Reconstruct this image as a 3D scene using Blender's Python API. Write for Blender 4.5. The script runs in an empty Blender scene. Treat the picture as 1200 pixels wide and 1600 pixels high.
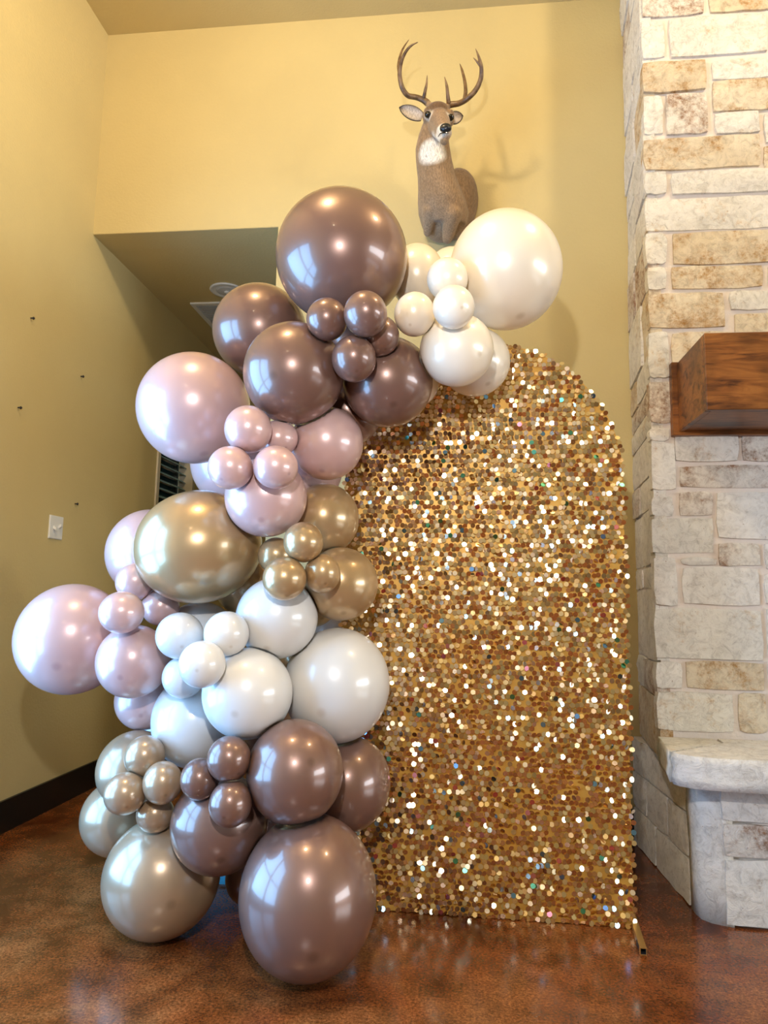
import bpy, bmesh, math, random
from mathutils import Vector, Matrix, Euler, noise

scene = bpy.context.scene
COL = scene.collection
random.seed(7)
PI = math.pi

# ---------------------------------------------------------------- camera
CAM = Vector((0.0, 0.0, 1.1))
FPX = 1093.0
YAW, PITCH, ROLL = 0.113, 0.125, 0.0199
_f = Vector((-math.sin(YAW) * math.cos(PITCH), math.cos(YAW) * math.cos(PITCH), math.sin(PITCH)))
_r = Vector((math.cos(YAW), math.sin(YAW), 0.0))
_u = _r.cross(_f)
RIGHT = math.cos(ROLL) * _r + math.sin(ROLL) * _u
UP = -math.sin(ROLL) * _r + math.cos(ROLL) * _u
FWD = _f
cam_data = bpy.data.cameras.new('camera')
cam_data.sensor_fit = 'VERTICAL'
cam_data.sensor_height = 36.0
cam_data.lens = FPX / 1600.0 * 36.0
cam_data.clip_start = 0.05
cam_data.clip_end = 200
cam = bpy.data.objects.new('camera', cam_data)
rot = Matrix((RIGHT, UP, -FWD)).transposed()
cam.matrix_world = Matrix.Translation(CAM) @ rot.to_4x4()
COL.objects.link(cam)
scene.camera = cam

# ---------------------------------------------------------------- world, colour management, lights
world = bpy.data.worlds.new('sky')
scene.world = world
world.use_nodes = True
world.node_tree.nodes['Background'].inputs['Color'].default_value = (0.62, 0.80, 1.0, 1)
world.node_tree.nodes['Background'].inputs['Strength'].default_value = 0.6
vs = scene.view_settings
vs.view_transform = 'Standard'
vs.look = 'None'
vs.gamma = 1.0
vs.use_curve_mapping = False
vs.exposure = -0.36
scene.cycles.use_denoising = True
scene.cycles.max_bounces = 6
scene.cycles.diffuse_bounces = 4
scene.cycles.glossy_bounces = 4
scene.cycles.sample_clamp_indirect = 6.0


def add_light(name, kind, loc, energy, color, **kw):
    d = bpy.data.lights.new(name, kind)
    d.energy = energy
    d.color = color
    for k, v in kw.items():
        setattr(d, k, v)
    o = bpy.data.objects.new(name, d)
    o.location = loc
    COL.objects.link(o)
    return o


# daylight through the glazed door in the left wall (beside the balloons, outside the frame)
o = add_light('door_left_offscreen', 'AREA', (-2.36, 1.37, 1.28), 290, (0.22, 0.53, 1.0), shape='RECTANGLE', size=2.3, size_y=2.1)
o.rotation_euler = (0, -PI / 2, 0)
# daylight through the windows far across the hall
o = add_light('window_right_offscreen', 'AREA', (9.25, -1.25, 1.75), 520, (0.82, 0.92, 1.0), shape='RECTANGLE', size=1.7, size_y=5.5)
o.rotation_euler = (0, PI / 2, 0)
# the photographer's flash, just above the camera
add_light('camera_flash_offscreen', 'POINT', (-0.16, -0.04, 1.92), 185, (1.0, 0.97, 0.95), shadow_soft_size=0.035)
# warm ceiling lamps of the hall
WARM = (1.0, 0.80, 0.53)
add_light('ceiling_lamp_overhead_offscreen', 'POINT', (-0.9, 1.5, 4.22), 135, WARM, shadow_soft_size=0.09)
add_light('ceiling_lamp_fireplace_offscreen', 'POINT', (1.5, 1.75, 4.22), 95, WARM, shadow_soft_size=0.09)
add_light('ceiling_lamp_rear_offscreen', 'POINT', (-0.7, -2.0, 4.22), 15, WARM, shadow_soft_size=0.09)


def at(px, py, y):
    """the point of the place that lies at depth y along the sight line through photo pixel (px, py)"""
    d = RIGHT * (px - 600.0) - UP * (py - 800.0) + FWD * FPX
    return CAM + d * (y / d.y)


# ---------------------------------------------------------------- materials
def new_mat(name):
    m = bpy.data.materials.new(name)
    m.use_nodes = True
    nt = m.node_tree
    b = nt.nodes['Principled BSDF']
    return m, nt, b


def node(nt, kind, **kw):
    n = nt.nodes.new(kind)
    for k, v in kw.items():
        if k in n.inputs.keys() if hasattr(n, 'inputs') else False:
            n.inputs[k].default_value = v
        else:
            setattr(n, k, v)
    return n


def ramp(nt, stops, interp='LINEAR'):
    r = nt.nodes.new('ShaderNodeValToRGB')
    cr = r.color_ramp
    cr.interpolation = interp
    while len(cr.elements) < len(stops):
        cr.elements.new(0.5)
    for e, (p, c) in zip(cr.elements, stops):
        e.position = p
        e.color = (*c, 1) if len(c) == 3 else c
    return r


def srgb(r, g, b):
    def f(c):
        c /= 255.0
        return c / 12.92 if c <= 0.04045 else ((c + 0.055) / 1.055) ** 2.4
    return (f(r), f(g), f(b))


def simple(name, col, rough=0.5, metal=0.0, spec=0.5):
    m, nt, b = new_mat(name)
    b.inputs['Base Color'].default_value = (*col, 1)
    b.inputs['Roughness'].default_value = rough
    b.inputs['Metallic'].default_value = metal
    b.inputs['Specular IOR Level'].default_value = spec
    return m


def plaster(name, col, col2, bump=0.25):
    m, nt, b = new_mat(name)
    tc = node(nt, 'ShaderNodeTexCoord')
    n1 = node(nt, 'ShaderNodeTexNoise', Scale=1.6, Detail=3.0)
    n2 = node(nt, 'ShaderNodeTexNoise', Scale=75.0, Detail=3.0)
    nt.links.new(tc.outputs['Object'], n1.inputs['Vector'])
    nt.links.new(tc.outputs['Object'], n2.inputs['Vector'])
    r = ramp(nt, [(0.35, col2), (0.65, col)])
    nt.links.new(n1.outputs['Fac'], r.inputs['Fac'])
    nt.links.new(r.outputs['Color'], b.inputs['Base Color'])
    bp = node(nt, 'ShaderNodeBump', Strength=bump, Distance=0.006)
    nt.links.new(n2.outputs['Fac'], bp.inputs['Height'])
    nt.links.new(bp.outputs['Normal'], b.inputs['Normal'])
    b.inputs['Roughness'].default_value = 0.62
    b.inputs['Specular IOR Level'].default_value = 0.25
    return m


M_WALL = plaster('wall_paint', (0.60, 0.485, 0.232), (0.565, 0.455, 0.218))
M_CEIL = M_WALL          # the same paint; its shade comes from the light


def floor_material():
    m, nt, b = new_mat('stained_concrete')
    tc = node(nt, 'ShaderNodeTexCoord')
    n1 = node(nt, 'ShaderNodeTexNoise', Scale=2.2, Detail=6.0, Roughness=0.62)
    n1.inputs['Distortion'].default_value = 0.8
    n2 = node(nt, 'ShaderNodeTexNoise', Scale=120.0, Detail=5.0, Roughness=0.75)
    n3 = node(nt, 'ShaderNodeTexNoise', Scale=9.0, Detail=5.0, Roughness=0.6)
    for n in (n1, n2, n3):
        nt.links.new(tc.outputs['Object'], n.inputs['Vector'])
    r1 = ramp(nt, [(0.30, (0.058, 0.013, 0.003)), (0.46, (0.138, 0.040, 0.010)), (0.60, (0.178, 0.066, 0.020)), (0.75, (0.180, 0.074, 0.033))])
    nt.links.new(n1.outputs['Fac'], r1.inputs['Fac'])
    r2 = ramp(nt, [(0.32, (0.35, 0.31, 0.28)), (0.50, (1.0, 0.98, 0.95)), (0.68, (2.1, 2.0, 1.85))])
    nt.links.new(n2.outputs['Fac'], r2.inputs['Fac'])
    r3 = ramp(nt, [(0.30, (0.55, 0.53, 0.52)), (0.70, (1.45, 1.42, 1.38))])
    nt.links.new(n3.outputs['Fac'], r3.inputs['Fac'])
    mx = node(nt, 'ShaderNodeMix', data_type='RGBA', blend_type='MULTIPLY')
    mx.inputs['Factor'].default_value = 1.0
    nt.links.new(r1.outputs['Color'], mx.inputs['A'])
    nt.links.new(r2.outputs['Color'], mx.inputs['B'])
    mx2 = node(nt, 'ShaderNodeMix', data_type='RGBA', blend_type='MULTIPLY')
    mx2.inputs['Factor'].default_value = 1.0
    nt.links.new(mx.outputs['Result'], mx2.inputs['A'])
    nt.links.new(r3.outputs['Color'], mx2.inputs['B'])
    nt.links.new(mx2.outputs['Result'], b.inputs['Base Color'])
    rr = ramp(nt, [(0.3, (0.14,) * 3), (0.7, (0.24,) * 3)])
    nt.links.new(n3.outputs['Fac'], rr.inputs['Fac'])
    nt.links.new(rr.outputs['Color'], b.inputs['Roughness'])
    b.inputs['Specular IOR Level'].default_value = 0.55
    bp = node(nt, 'ShaderNodeBump', Strength=0.06, Distance=0.004)
    nt.links.new(n3.outputs['Fac'], bp.inputs['Height'])
    nt.links.new(bp.outputs['Normal'], b.inputs['Normal'])
    return m


M_FLOOR = floor_material()


def stone_material(name, base, stain, amount, grey=(0.62, 0.60, 0.57)):
    """limestone: chalky base, ochre stains and dark pits that differ from stone to stone"""
    m, nt, b = new_mat(name)
    tc = node(nt, 'ShaderNodeTexCoord')
    oi = node(nt, 'ShaderNodeObjectInfo')
    ad = node(nt, 'ShaderNodeVectorMath', operation='MULTIPLY_ADD')
    cmb = node(nt, 'ShaderNodeCombineXYZ')
    for k in 'XYZ':
        nt.links.new(oi.outputs['Random'], cmb.inputs[k])
    nt.links.new(cmb.outputs['Vector'], ad.inputs[0])
    ad.inputs[1].default_value = (37.0, 53.0, 71.0)
    nt.links.new(tc.outputs['Object'], ad.inputs[2])
    V = ad.outputs['Vector']
    n1 = node(nt, 'ShaderNodeTexNoise', Scale=8.0, Detail=8.0, Roughness=0.72)
    n2 = node(nt, 'ShaderNodeTexNoise', Scale=38.0, Detail=9.0, Roughness=0.8)
    n3 = node(nt, 'ShaderNodeTexNoise', Scale=60.0, Detail=5.0, Roughness=0.7)
    n4 = node(nt, 'ShaderNodeTexNoise', Scale=3.0, Detail=3.0)
    for n in (n1, n2, n3, n4):
        nt.links.new(V, n.inputs['Vector'])
    r0 = ramp(nt, [(0.38, grey), (0.58, base)])
    nt.links.new(n4.outputs['Fac'], r0.inputs['Fac'])
    r1 = ramp(nt, [(0.62 - amount, (0, 0, 0)), (0.72 - amount * 0.8, (1, 1, 1))])
    nt.links.new(n1.outputs['Fac'], r1.inputs['Fac'])
    r2 = ramp(nt, [(0.38, (0, 0, 0)), (0.62, (1, 1, 1))])
    nt.links.new(n2.outputs['Fac'], r2.inputs['Fac'])
    ml = node(nt, 'ShaderNodeMath', operation='MULTIPLY')
    nt.links.new(r1.outputs['Color'], ml.inputs[0])
    nt.links.new(r2.outputs['Color'], ml.inputs[1])
    mx = node(nt, 'ShaderNodeMix', data_type='RGBA')
    nt.links.new(ml.outputs[0], mx.inputs['Factor'])
    nt.links.new(r0.outputs['Color'], mx.inputs['A'])
    mx.inputs['B'].default_value = (*stain, 1)
    r3 = ramp(nt, [(0.27, (0.35, 0.22, 0.12)), (0.36, (1, 1, 1))])
    nt.links.new(n3.outputs['Fac'], r3.inputs['Fac'])
    mx2 = node(nt, 'ShaderNodeMix', data_type='RGBA', blend_type='MULTIPLY')
    mx2.inputs['Factor'].default_value = 0.8
    nt.links.new(mx.outputs['Result'], mx2.inputs['A'])
    nt.links.new(r3.outputs['Color'], mx2.inputs['B'])
    r5 = ramp(nt, [(0.32, (0.66, 0.64, 0.62)), (0.52, (1.0, 1.0, 1.0)), (0.70, (1.06, 1.06, 1.06))])
    n5 = node(nt, 'ShaderNodeTexNoise', Scale=24.0, Detail=9.0, Roughness=0.78)
    n5.inputs['Distortion'].default_value = 1.0
    nt.links.new(V, n5.inputs['Vector'])
    nt.links.new(n5.outputs['Fac'], r5.inputs['Fac'])
    mx3 = node(nt, 'ShaderNodeMix', data_type='RGBA', blend_type='MULTIPLY')
    mx3.inputs['Factor'].default_value = 1.0
    nt.links.new(mx2.outputs['Result'], mx3.inputs['A'])
    nt.links.new(r5.outputs['Color'], mx3.inputs['B'])
    nt.links.new(mx3.outputs['Result'], b.inputs['Base Color'])
    bp = node(nt, 'ShaderNodeBump', Strength=1.0, Distance=0.012)
    nt.links.new(n5.outputs['Fac'], bp.inputs['Height'])
    nt.links.new(bp.outputs['Normal'], b.inputs['Normal'])
    b.inputs['Roughness'].default_value = 0.85
    b.inputs['Specular IOR Level'].default_value = 0.2
    return m


M_STONE = {
    'c': stone_material('limestone_cream', (0.90, 0.86, 0.78), (0.58, 0.37, 0.16), 0.06, (0.82, 0.78, 0.70)),
    'o': stone_material('limestone_ochre', (0.82, 0.72, 0.55), (0.46, 0.24, 0.07), 0.17, (0.74, 0.62, 0.44)),
    'w': stone_material('limestone_white', (0.92, 0.88, 0.81), (0.55, 0.36, 0.20), 0.02, (0.84, 0.80, 0.74)),
    'b': stone_material('limestone_brown_spotted', (0.86, 0.80, 0.70), (0.30, 0.14, 0.06), 0.20, (0.78, 0.72, 0.66)),
}
M_MORTAR = plaster('mortar', (0.72, 0.64, 0.575), (0.69, 0.615, 0.555), 0.5)


def wood_material():
    m, nt, b = new_mat('stained_pine')
    tc = node(nt, 'ShaderNodeTexCoord')
    mp = node(nt, 'ShaderNodeMapping')
    mp.inputs['Scale'].default_value = (1.0, 6.0, 9.0)
    nt.links.new(tc.outputs['Object'], mp.inputs['Vector'])
    n1 = node(nt, 'ShaderNodeTexNoise', Scale=3.0, Detail=6.0, Roughness=0.6)
    n1.inputs['Distortion'].default_value = 1.2
    nt.links.new(mp.outputs['Vector'], n1.inputs['Vector'])
    n2 = node(nt, 'ShaderNodeTexNoise', Scale=4.5, Detail=2.0)
    nt.links.new(tc.outputs['Object'], n2.inputs['Vector'])
    r1 = ramp(nt, [(0.32, (0.045, 0.013, 0.004)), (0.46, (0.17, 0.058, 0.012)), (0.60, (0.26, 0.10, 0.022)), (0.74, (0.13, 0.042, 0.010))])
    nt.links.new(n1.outputs['Fac'], r1.inputs['Fac'])
    r2 = ramp(nt, [(0.36, (0.45, 0.40, 0.36)), (0.60, (1.1, 1.05, 1.0))])
    nt.links.new(n2.outputs['Fac'], r2.inputs['Fac'])
    mx = node(nt, 'ShaderNodeMix', data_type='RGBA', blend_type='MULTIPLY')
    mx.inputs['Factor'].default_value = 1.0
    nt.links.new(r1.outputs['Color'], mx.inputs['A'])
    nt.links.new(r2.outputs['Color'], mx.inputs['B'])
    nt.links.new(mx.outputs['Result'], b.inputs['Base Color'])
    b.inputs['Roughness'].default_value = 0.38
    return m


M_WOOD = wood_material()
M_BLACK = simple('black_baseboard', (0.006, 0.006, 0.006), 0.35)
M_WHITE = simple('white_plastic', (0.78, 0.78, 0.76), 0.4)
M_GREY = simple('perforated_enamel', (0.60, 0.60, 0.59), 0.45)
M_DARK = simple('dark_metal', (0.03, 0.03, 0.032), 0.4)
M_GOLDTUBE = simple('gold_tube', (0.75, 0.48, 0.16), 0.3, 0.85)


def balloon_material(name, col, metal, rough, coat, spot):
    m, nt, b = new_mat(name)
    tc = node(nt, 'ShaderNodeTexCoord')
    ln = node(nt, 'ShaderNodeVectorMath', operation='DISTANCE')
    nt.links.new(tc.outputs['Object'], ln.inputs[0])
    ln.inputs[1].default_value = (0, -1.0, 0)          # the thick latex at the crown of the balloon
    r = ramp(nt, [(0.035, (1, 1, 1)), (0.11, (0, 0, 0))])
    nt.links.new(ln.outputs['Value'], r.inputs['Fac'])
    ml = node(nt, 'ShaderNodeMath', operation='MULTIPLY')
    nt.links.new(r.outputs['Color'], ml.inputs[0])
    ml.inputs[1].default_value = 0.55
    mx = node(nt, 'ShaderNodeMix', data_type='RGBA')
    nt.links.new(ml.outputs[0], mx.inputs['Factor'])
    mx.inputs['A'].default_value = (*col, 1)
    mx.inputs['B'].default_value = (*spot, 1)
    nt.links.new(mx.outputs['Result'], b.inputs['Base Color'])
    b.inputs['Metallic'].default_value = metal
    b.inputs['Roughness'].default_value = rough
    b.inputs['Coat Weight'].default_value = coat
    b.inputs['Coat Roughness'].default_value = 0.10
    return m


M_BALLOON = {
    'mocha': balloon_material('pearl_mocha_latex', (0.205, 0.113, 0.085), 0.35, 0.32, 0.7, (0.10, 0.05, 0.035)),
    'cream': balloon_material('pearl_cream_latex', (0.88, 0.78, 0.62), 0.10, 0.30, 0.5, (0.60, 0.48, 0.33)),
    'blush': balloon_material('pearl_blush_latex', (0.60, 0.395, 0.37), 0.20, 0.30, 0.6, (0.40, 0.24, 0.24)),
    'gold': balloon_material('pearl_gold_latex', (0.46, 0.305, 0.150), 0.45, 0.28, 0.6, (0.24, 0.14, 0.06)),
    'white': balloon_material('pearl_white_latex', (0.68, 0.665, 0.64), 0.04, 0.30, 0.5, (0.50, 0.44, 0.38)),
    'beige': balloon_material('pearl_champagne_latex', (0.42, 0.295, 0.185), 0.35, 0.28, 0.6, (0.24, 0.17, 0.10)),
}


# ---------------------------------------------------------------- mesh helpers
def mesh_obj(name, bm, mat, parent=None, smooth=False):
    me = bpy.data.meshes.new(name)
    bmesh.ops.recalc_face_normals(bm, faces=bm.faces)
    bm.to_mesh(me)
    bm.free()
    if smooth:
        for p in me.polygons:
            p.use_smooth = True
    if mat is not None:
        for mm in (mat if isinstance(mat, (list, tuple)) else [mat]):
            me.materials.append(mm)
    ob = bpy.data.objects.new(name, me)
    COL.objects.link(ob)
    if parent is not None:
        ob.parent = parent
    return ob


def box(bm, x0, x1, y0, y1, z0, z1, mat_index=0):
    vs_ = [bm.verts.new((x, y, z)) for x in (x0, x1) for y in (y0, y1) for z in (z0, z1)]
    fs = []
    for q in ((0, 1, 3, 2), (4, 6, 7, 5), (0, 4, 5, 1), (2, 3, 7, 6), (0, 2, 6, 4), (1, 5, 7, 3)):
        f = bm.faces.new([vs_[i] for i in q])
        f.material_index = mat_index
        fs.append(f)
    return vs_, fs


def prism(bm, pts, z0, z1):
    """pts: plan outline (x, y)"""
    a = [bm.verts.new((x, y, z0)) for x, y in pts]
    b = [bm.verts.new((x, y, z1)) for x, y in pts]
    n = len(pts)
    bm.faces.new(a)
    bm.faces.new(b)
    for i in range(n):
        bm.faces.new((a[i], a[(i + 1) % n], b[(i + 1) % n], b[i]))


def tube(bm, pts, radii, seg=10, cap=True):
    """tapered tube along a polyline"""
    pts = [Vector(p) for p in pts]
    rings = []
    ref = Vector((0.3, 1, 0.2)).normalized()
    for i, p in enumerate(pts):
        t = (pts[min(i + 1, len(pts) - 1)] - pts[max(i - 1, 0)]).normalized()
        a = t.cross(ref)
        if a.length < 1e-3:
            a = t.cross(Vector((1, 0, 0)))
        a.normalize()
        b = t.cross(a)
        rings.append([bm.verts.new(p + (a * math.cos(2 * PI * k / seg) + b * math.sin(2 * PI * k / seg)) * radii[i]) for k in range(seg)])
    for i in range(len(rings) - 1):
        for k in range(seg):
            bm.faces.new((rings[i][k], rings[i][(k + 1) % seg], rings[i + 1][(k + 1) % seg], rings[i + 1][k]))
    if cap:
        bm.faces.new(rings[0])
        bm.faces.new(rings[-1])


def smooth_path(pts, radii, sub=4):
    """Catmull-Rom through the points"""
    P = [Vector(p) for p in pts]
    out, rad = [], []
    n = len(P)
    for i in range(n - 1):
        p0, p1, p2, p3 = P[max(i - 1, 0)], P[i], P[i + 1], P[min(i + 2, n - 1)]
        for k in range(sub):
            t = k / sub
            out.append(0.5 * ((2 * p1) + (p2 - p0) * t + (2 * p0 - 5 * p1 + 4 * p2 - p3) * t * t + (3 * p1 - p0 - 3 * p2 + p3) * t ** 3))
            rad.append(radii[i] * (1 - t) + radii[i + 1] * t)
    out.append(P[-1])
    rad.append(radii[-1])
    return out, rad


def struct(name, bm, mat, smooth=False):
    o_ = mesh_obj(name, bm, mat, None, smooth)
    o_['kind'] = 'structure'
    return o_


def tag(o_, label, cat, group=None):
    o_['label'] = label
    o_['category'] = cat
    if group:
        o_['group'] = group
    return o_


def empty(name, loc=(0, 0, 0)):
    e = bpy.data.objects.new(name, None)
    e.location = loc
    e.empty_display_size = 0.1
    COL.objects.link(e)
    return e

# ================================================================ the room
XL, YW, ZH, ZC, XH = -2.105, 3.552, 3.137, 4.388, -1.023
XR, YF, YR = 9.0, -9.0, 6.4        # right wall, wall behind the camera, back of the recess

bm = bmesh.new()
box(bm, XL - 0.2, XR + 0.2, YF - 0.2, YR + 0.2, -0.12, 0.0)
struct('floor', bm, M_FLOOR)

bm = bmesh.new()
DY0, DY1, DZ = 0.30, 2.45, 2.45     # glazed door
WY0, WY1, WZ0, WZ1 = 4.55, 5.22, 1.10, 2.30     # window with the blind, in the recess
for (y0, y1, z0, z1) in ((YF, DY0, 0, ZC), (DY0, DY1, DZ, ZC), (DY1, WY0, 0, ZC), (WY0, WY1, 0, WZ0), (WY0, WY1, WZ1, ZC), (WY1, YR, 0, ZC)):
    box(bm, XL - 0.2, XL, y0, y1, z0, z1)
struct('wall_left', bm, M_WALL)

bm = bmesh.new()
box(bm, XH, XR, YW, YW + 0.2, 0, ZC)
box(bm, XL, XH, YW, YW + 0.2, ZH, ZC)
struct('wall_back', bm, M_WALL)
bm = bmesh.new()
box(bm, XH, XH + 0.2, YW + 0.2, YR, 0, ZH)
struct('wall_recess_side', bm, M_WALL)
bm = bmesh.new()
box(bm, XL, XH + 0.2, YR, YR + 0.2, 0, ZH + 0.2)
struct('wall_recess_back', bm, M_WALL)
bm = bmesh.new()
box(bm, XL, XH, YW + 0.2, YR, ZH, ZH + 0.2)
box(bm, XL, XH, YW + 0.002, YW + 0.2, ZH - 0.002, ZH + 0.1)
struct('ceiling_recess', bm, M_CEIL)

bm = bmesh.new()
for (y0, y1, z0, z1) in ((YF, -4.0, 0, ZC), (-4.0, 1.5, 0, 0.9), (-4.0, 1.5, 2.6, ZC), (1.5, YW, 0, ZC)):
    box(bm, XR, XR + 0.2, y0, y1, z0, z1)
struct('wall_right', bm, M_WALL)
bm = bmesh.new()
box(bm, XL - 0.2, XR + 0.2, YF - 0.2, YF, 0, ZC)
struct('wall_front', bm, M_WALL)
bm = bmesh.new()
box(bm, XL - 0.2, XR + 0.2, YF - 0.2, YW + 0.2, ZC, ZC + 0.15)
struct('ceiling', bm, M_CEIL)

# glazed door frame and stiles in the left wall
bm = bmesh.new()
for (y0, y1, z0, z1) in ((DY0, DY0 + 0.09, 0, DZ), (DY1 - 0.09, DY1, 0, DZ), (1.32, 1.44, 0, DZ), (DY0, DY1, DZ - 0.09, DZ), (DY0, DY1, 0, 0.20), (DY0, DY1, 1.0, 1.06)):
    box(bm, XL - 0.14, XL - 0.08, y0, y1, z0, z1)
struct('door_1', bm, M_DARK)

# window with horizontal blind slats in the recess
bm = bmesh.new()
for (y0, y1, z0, z1) in ((WY0, WY0 + 0.04, WZ0, WZ1), (WY1 - 0.04, WY1, WZ0, WZ1), (WY0, WY1, WZ0, WZ0 + 0.04), (WY0, WY1, WZ1 - 0.04, WZ1)):
    box(bm, XL - 0.10, XL + 0.012, y0, y1, z0, z1)
win = struct('window_1', bm, simple('window_frame_paint', (0.62, 0.55, 0.42), 0.5))
bm = bmesh.new()
box(bm, XL - 0.12, XL - 0.11, WY0 + 0.03, WY1 - 0.03, WZ0 + 0.03, WZ1 - 0.03)
mesh_obj('pane', bm, simple('teal_glass', (0.008, 0.03, 0.04), 0.1), win)
bm = bmesh.new()
v_, f_ = box(bm, -0.022, 0.022, -(WY1 - WY0) / 2 + 0.045, (WY1 - WY0) / 2 - 0.045, -0.002, 0.002)
slat_src = mesh_obj('slat', bm, simple('pale_teal_slat', (0.30, 0.48, 0.52), 0.4), win)
nsl = 19
for i in range(nsl):
    s_ = slat_src if i == 0 else slat_src.copy()
    if i:
        COL.objects.link(s_)
    s_.parent = win
    s_.location = (XL - 0.06, (WY0 + WY1) / 2, WZ0 + 0.07 + i * 0.058)
    s_.rotation_euler = (0, math.radians(32), 0)

# black baseboards
def baseboard(name, x0, x1, y0, y1):
    b_ = bmesh.new()
    v, f = box(b_, x0, x1, y0, y1, 0, 0.147)
    return struct(name, b_, M_BLACK)
baseboard('baseboard_left', XL, XL + 0.014, 2.46, 3.945)
baseboard('baseboard_recess', XL, XL + 0.014, 3.949, YR)
baseboard('baseboard_back', XH - 0.0, 0.83, YW - 0.014, YW)

# ---------------------------------------------------------------- rough stones
def stone_mesh(name, hw, hh, depth, mat, nx=4, nz=3, rough=0.006, rnd=None):
    """a split-faced block: rough face towards local -Y, u along X, v along Z, origin at the face centre"""
    rnd = rnd or random
    b_ = bmesh.new()
    g = []
    ex = min(0.010, hw * 0.15)
    for i in range(nx + 1):
        col = []
        for j in range(nz + 1):
            u = (-1 + 2 * i / nx)
            v = (-1 + 2 * j / nz)
            edge = i in (0, nx) or j in (0, nz)
            corner = i in (0, nx) and j in (0, nz)
            x, z = u * hw, v * hh
            if edge:
                x += rnd.uniform(-1, 1) * 0.003 - (math.copysign(0.004, u) if corner else 0)
                z += rnd.uniform(-1, 1) * 0.003 - (math.copysign(0.004, v) if corner else 0)
                y = 0.0025 + rnd.uniform(-0.002, 0.002)
            else:
                x += rnd.uniform(-0.3, 0.3) * hw / nx
                z += rnd.uniform(-0.3, 0.3) * hh / nz
                y = rnd.uniform(-rough, rough * 0.3)
            col.append(b_.verts.new((x, y, z)))
        g.append(col)
    for i in range(nx):
        for j in range(nz):
            b_.faces.new((g[i][j], g[i + 1][j], g[i + 1][j + 1], g[i][j + 1])).smooth = True
    rim = [g[i][0] for i in range(nx)] + [g[nx][j] for j in range(nz)] + [g[i][nz] for i in range(nx, 0, -1)] + [g[0][j] for j in range(nz, 0, -1)]
    back = [b_.verts.new((v.co.x * 1.0, depth, v.co.z)) for v in rim]
    n = len(rim)
    for k in range(n):
        e_ = b_.edges.get((rim[k], rim[(k + 1) % n]))
        if e_:
            e_.smooth = False
        b_.faces.new((rim[k], rim[(k + 1) % n], back[(k + 1) % n], back[k]))
    b_.faces.new(back)
    return mesh_obj(name, b_, mat)


def place_stone(parent, centre, normal, hw, hh, depth, mat, **kw):
    o_ = stone_mesh('stone', hw, hh, depth, mat, **kw)
    n = Vector(normal).normalized()
    x = Vector((0, 0, 1)).cross(-n).normalized() * -1
    # local X along the course, local Y into the wall
    y = -n
    z = Vector((0, 0, 1))
    x = y.cross(z)
    o_.matrix_world = Matrix.Translation(Vector(centre)) @ Matrix((x, y, z)).transposed().to_4x4()
    o_.parent = parent
    return o_


# ---- chimney breast
CY = 2.97
CXL = 0.800
bm = bmesh.new()
prism(bm, [(0.797, CY + 0.010), (XR, CY + 0.010), (XR, YW - 0.001), (0.850, YW - 0.001)], 0.487, ZC)
chim = struct('wall_chimney', bm, M_MORTAR)
FRONT = [  # photo rectangles of the stones of the front face: x0, x1, y0, y1, kind
    (1003, 1100, -30, 24, 'b'), (1108, 1215, -30, 16, 'o'),
    (1003, 1038, 32, 90, 'c'), (1046, 1199, 23, 85, 'c'), (1206, 1300, 20, 84, 'c'),
    (1004, 1104, 95, 143, 'o'), (1113, 1212, 91, 121, 'c'), (1114, 1212, 124, 172, 'o'), (1117, 1187, 175, 208, 'c'), (1194, 1262, 175, 221, 'c'),
    (1006, 1036, 149, 209, 'c'), (1041, 1106, 146, 209, 'b'),
    (1006, 1188, 214, 263, 'o'), (1194, 1290, 225, 262, 'o'),
    (1007, 1042, 269, 303, 'c'), (1049, 1222, 266, 301, 'c'),
    (1008, 1215, 308, 358, 'c'),
    (1009, 1042, 364, 412, 'c'), (1051, 1215, 361, 411, 'o'),
    (1011, 1041, 417, 452, 'c'), (1049, 1193, 415, 450, 'o'), (1200, 1300, 414, 449, 'c'),
    (1013, 1132, 458, 512, 'o'), (1140, 1200, 454, 484, 'c'), (1148, 1260, 489, 530, 'o'), (1206, 1300, 454, 484, 'c'),
    (1013, 1045, 519, 590, 'c'), (1050, 1140, 519, 590, 'o'), (1146, 1300, 536, 590, 'c'),
    (1015, 1054, 596, 661, 'b'), (1060, 1180, 596, 661, 'c'), (1186, 1300, 596, 661, 'o'),
    (1016, 1046, 668, 688, 'w'), (1018, 1056, 692, 765, 'w'), (1054, 1153, 672, 721, 'w'), (1160, 1262, 672, 721, 'b'),
    (1063, 1222, 727, 762, 'b'),
    (1019, 1052, 775, 806, 'w'), (1062, 1114, 768, 806, 'b'), (1120, 1225, 769, 842, 'w'),
    (1019, 1115, 809, 864, 'c'), (1124, 1188, 848, 884, 'b'), (1196, 1290, 850, 890, 'w'),
    (1022, 1058, 871, 946, 'w'), (1066, 1120, 871, 883, 'w'), (1067, 1187, 887, 945, 'w'), (1195, 1300, 896, 946, 'w'),
    (1023, 1191, 951, 1031, 'c'), (1199, 1300, 951, 1031, 'w'),
    (1025, 1066, 1034, 1075, 'w'), (1072, 1194, 1034, 1078, 'o'), (1201, 1300, 1034, 1078, 'w'),
    (1027, 1146, 1082, 1143, 'c'), (1154, 1199, 1084, 1145, 'o'), (1206, 1300, 1084, 1144, 'c'),
]
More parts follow.
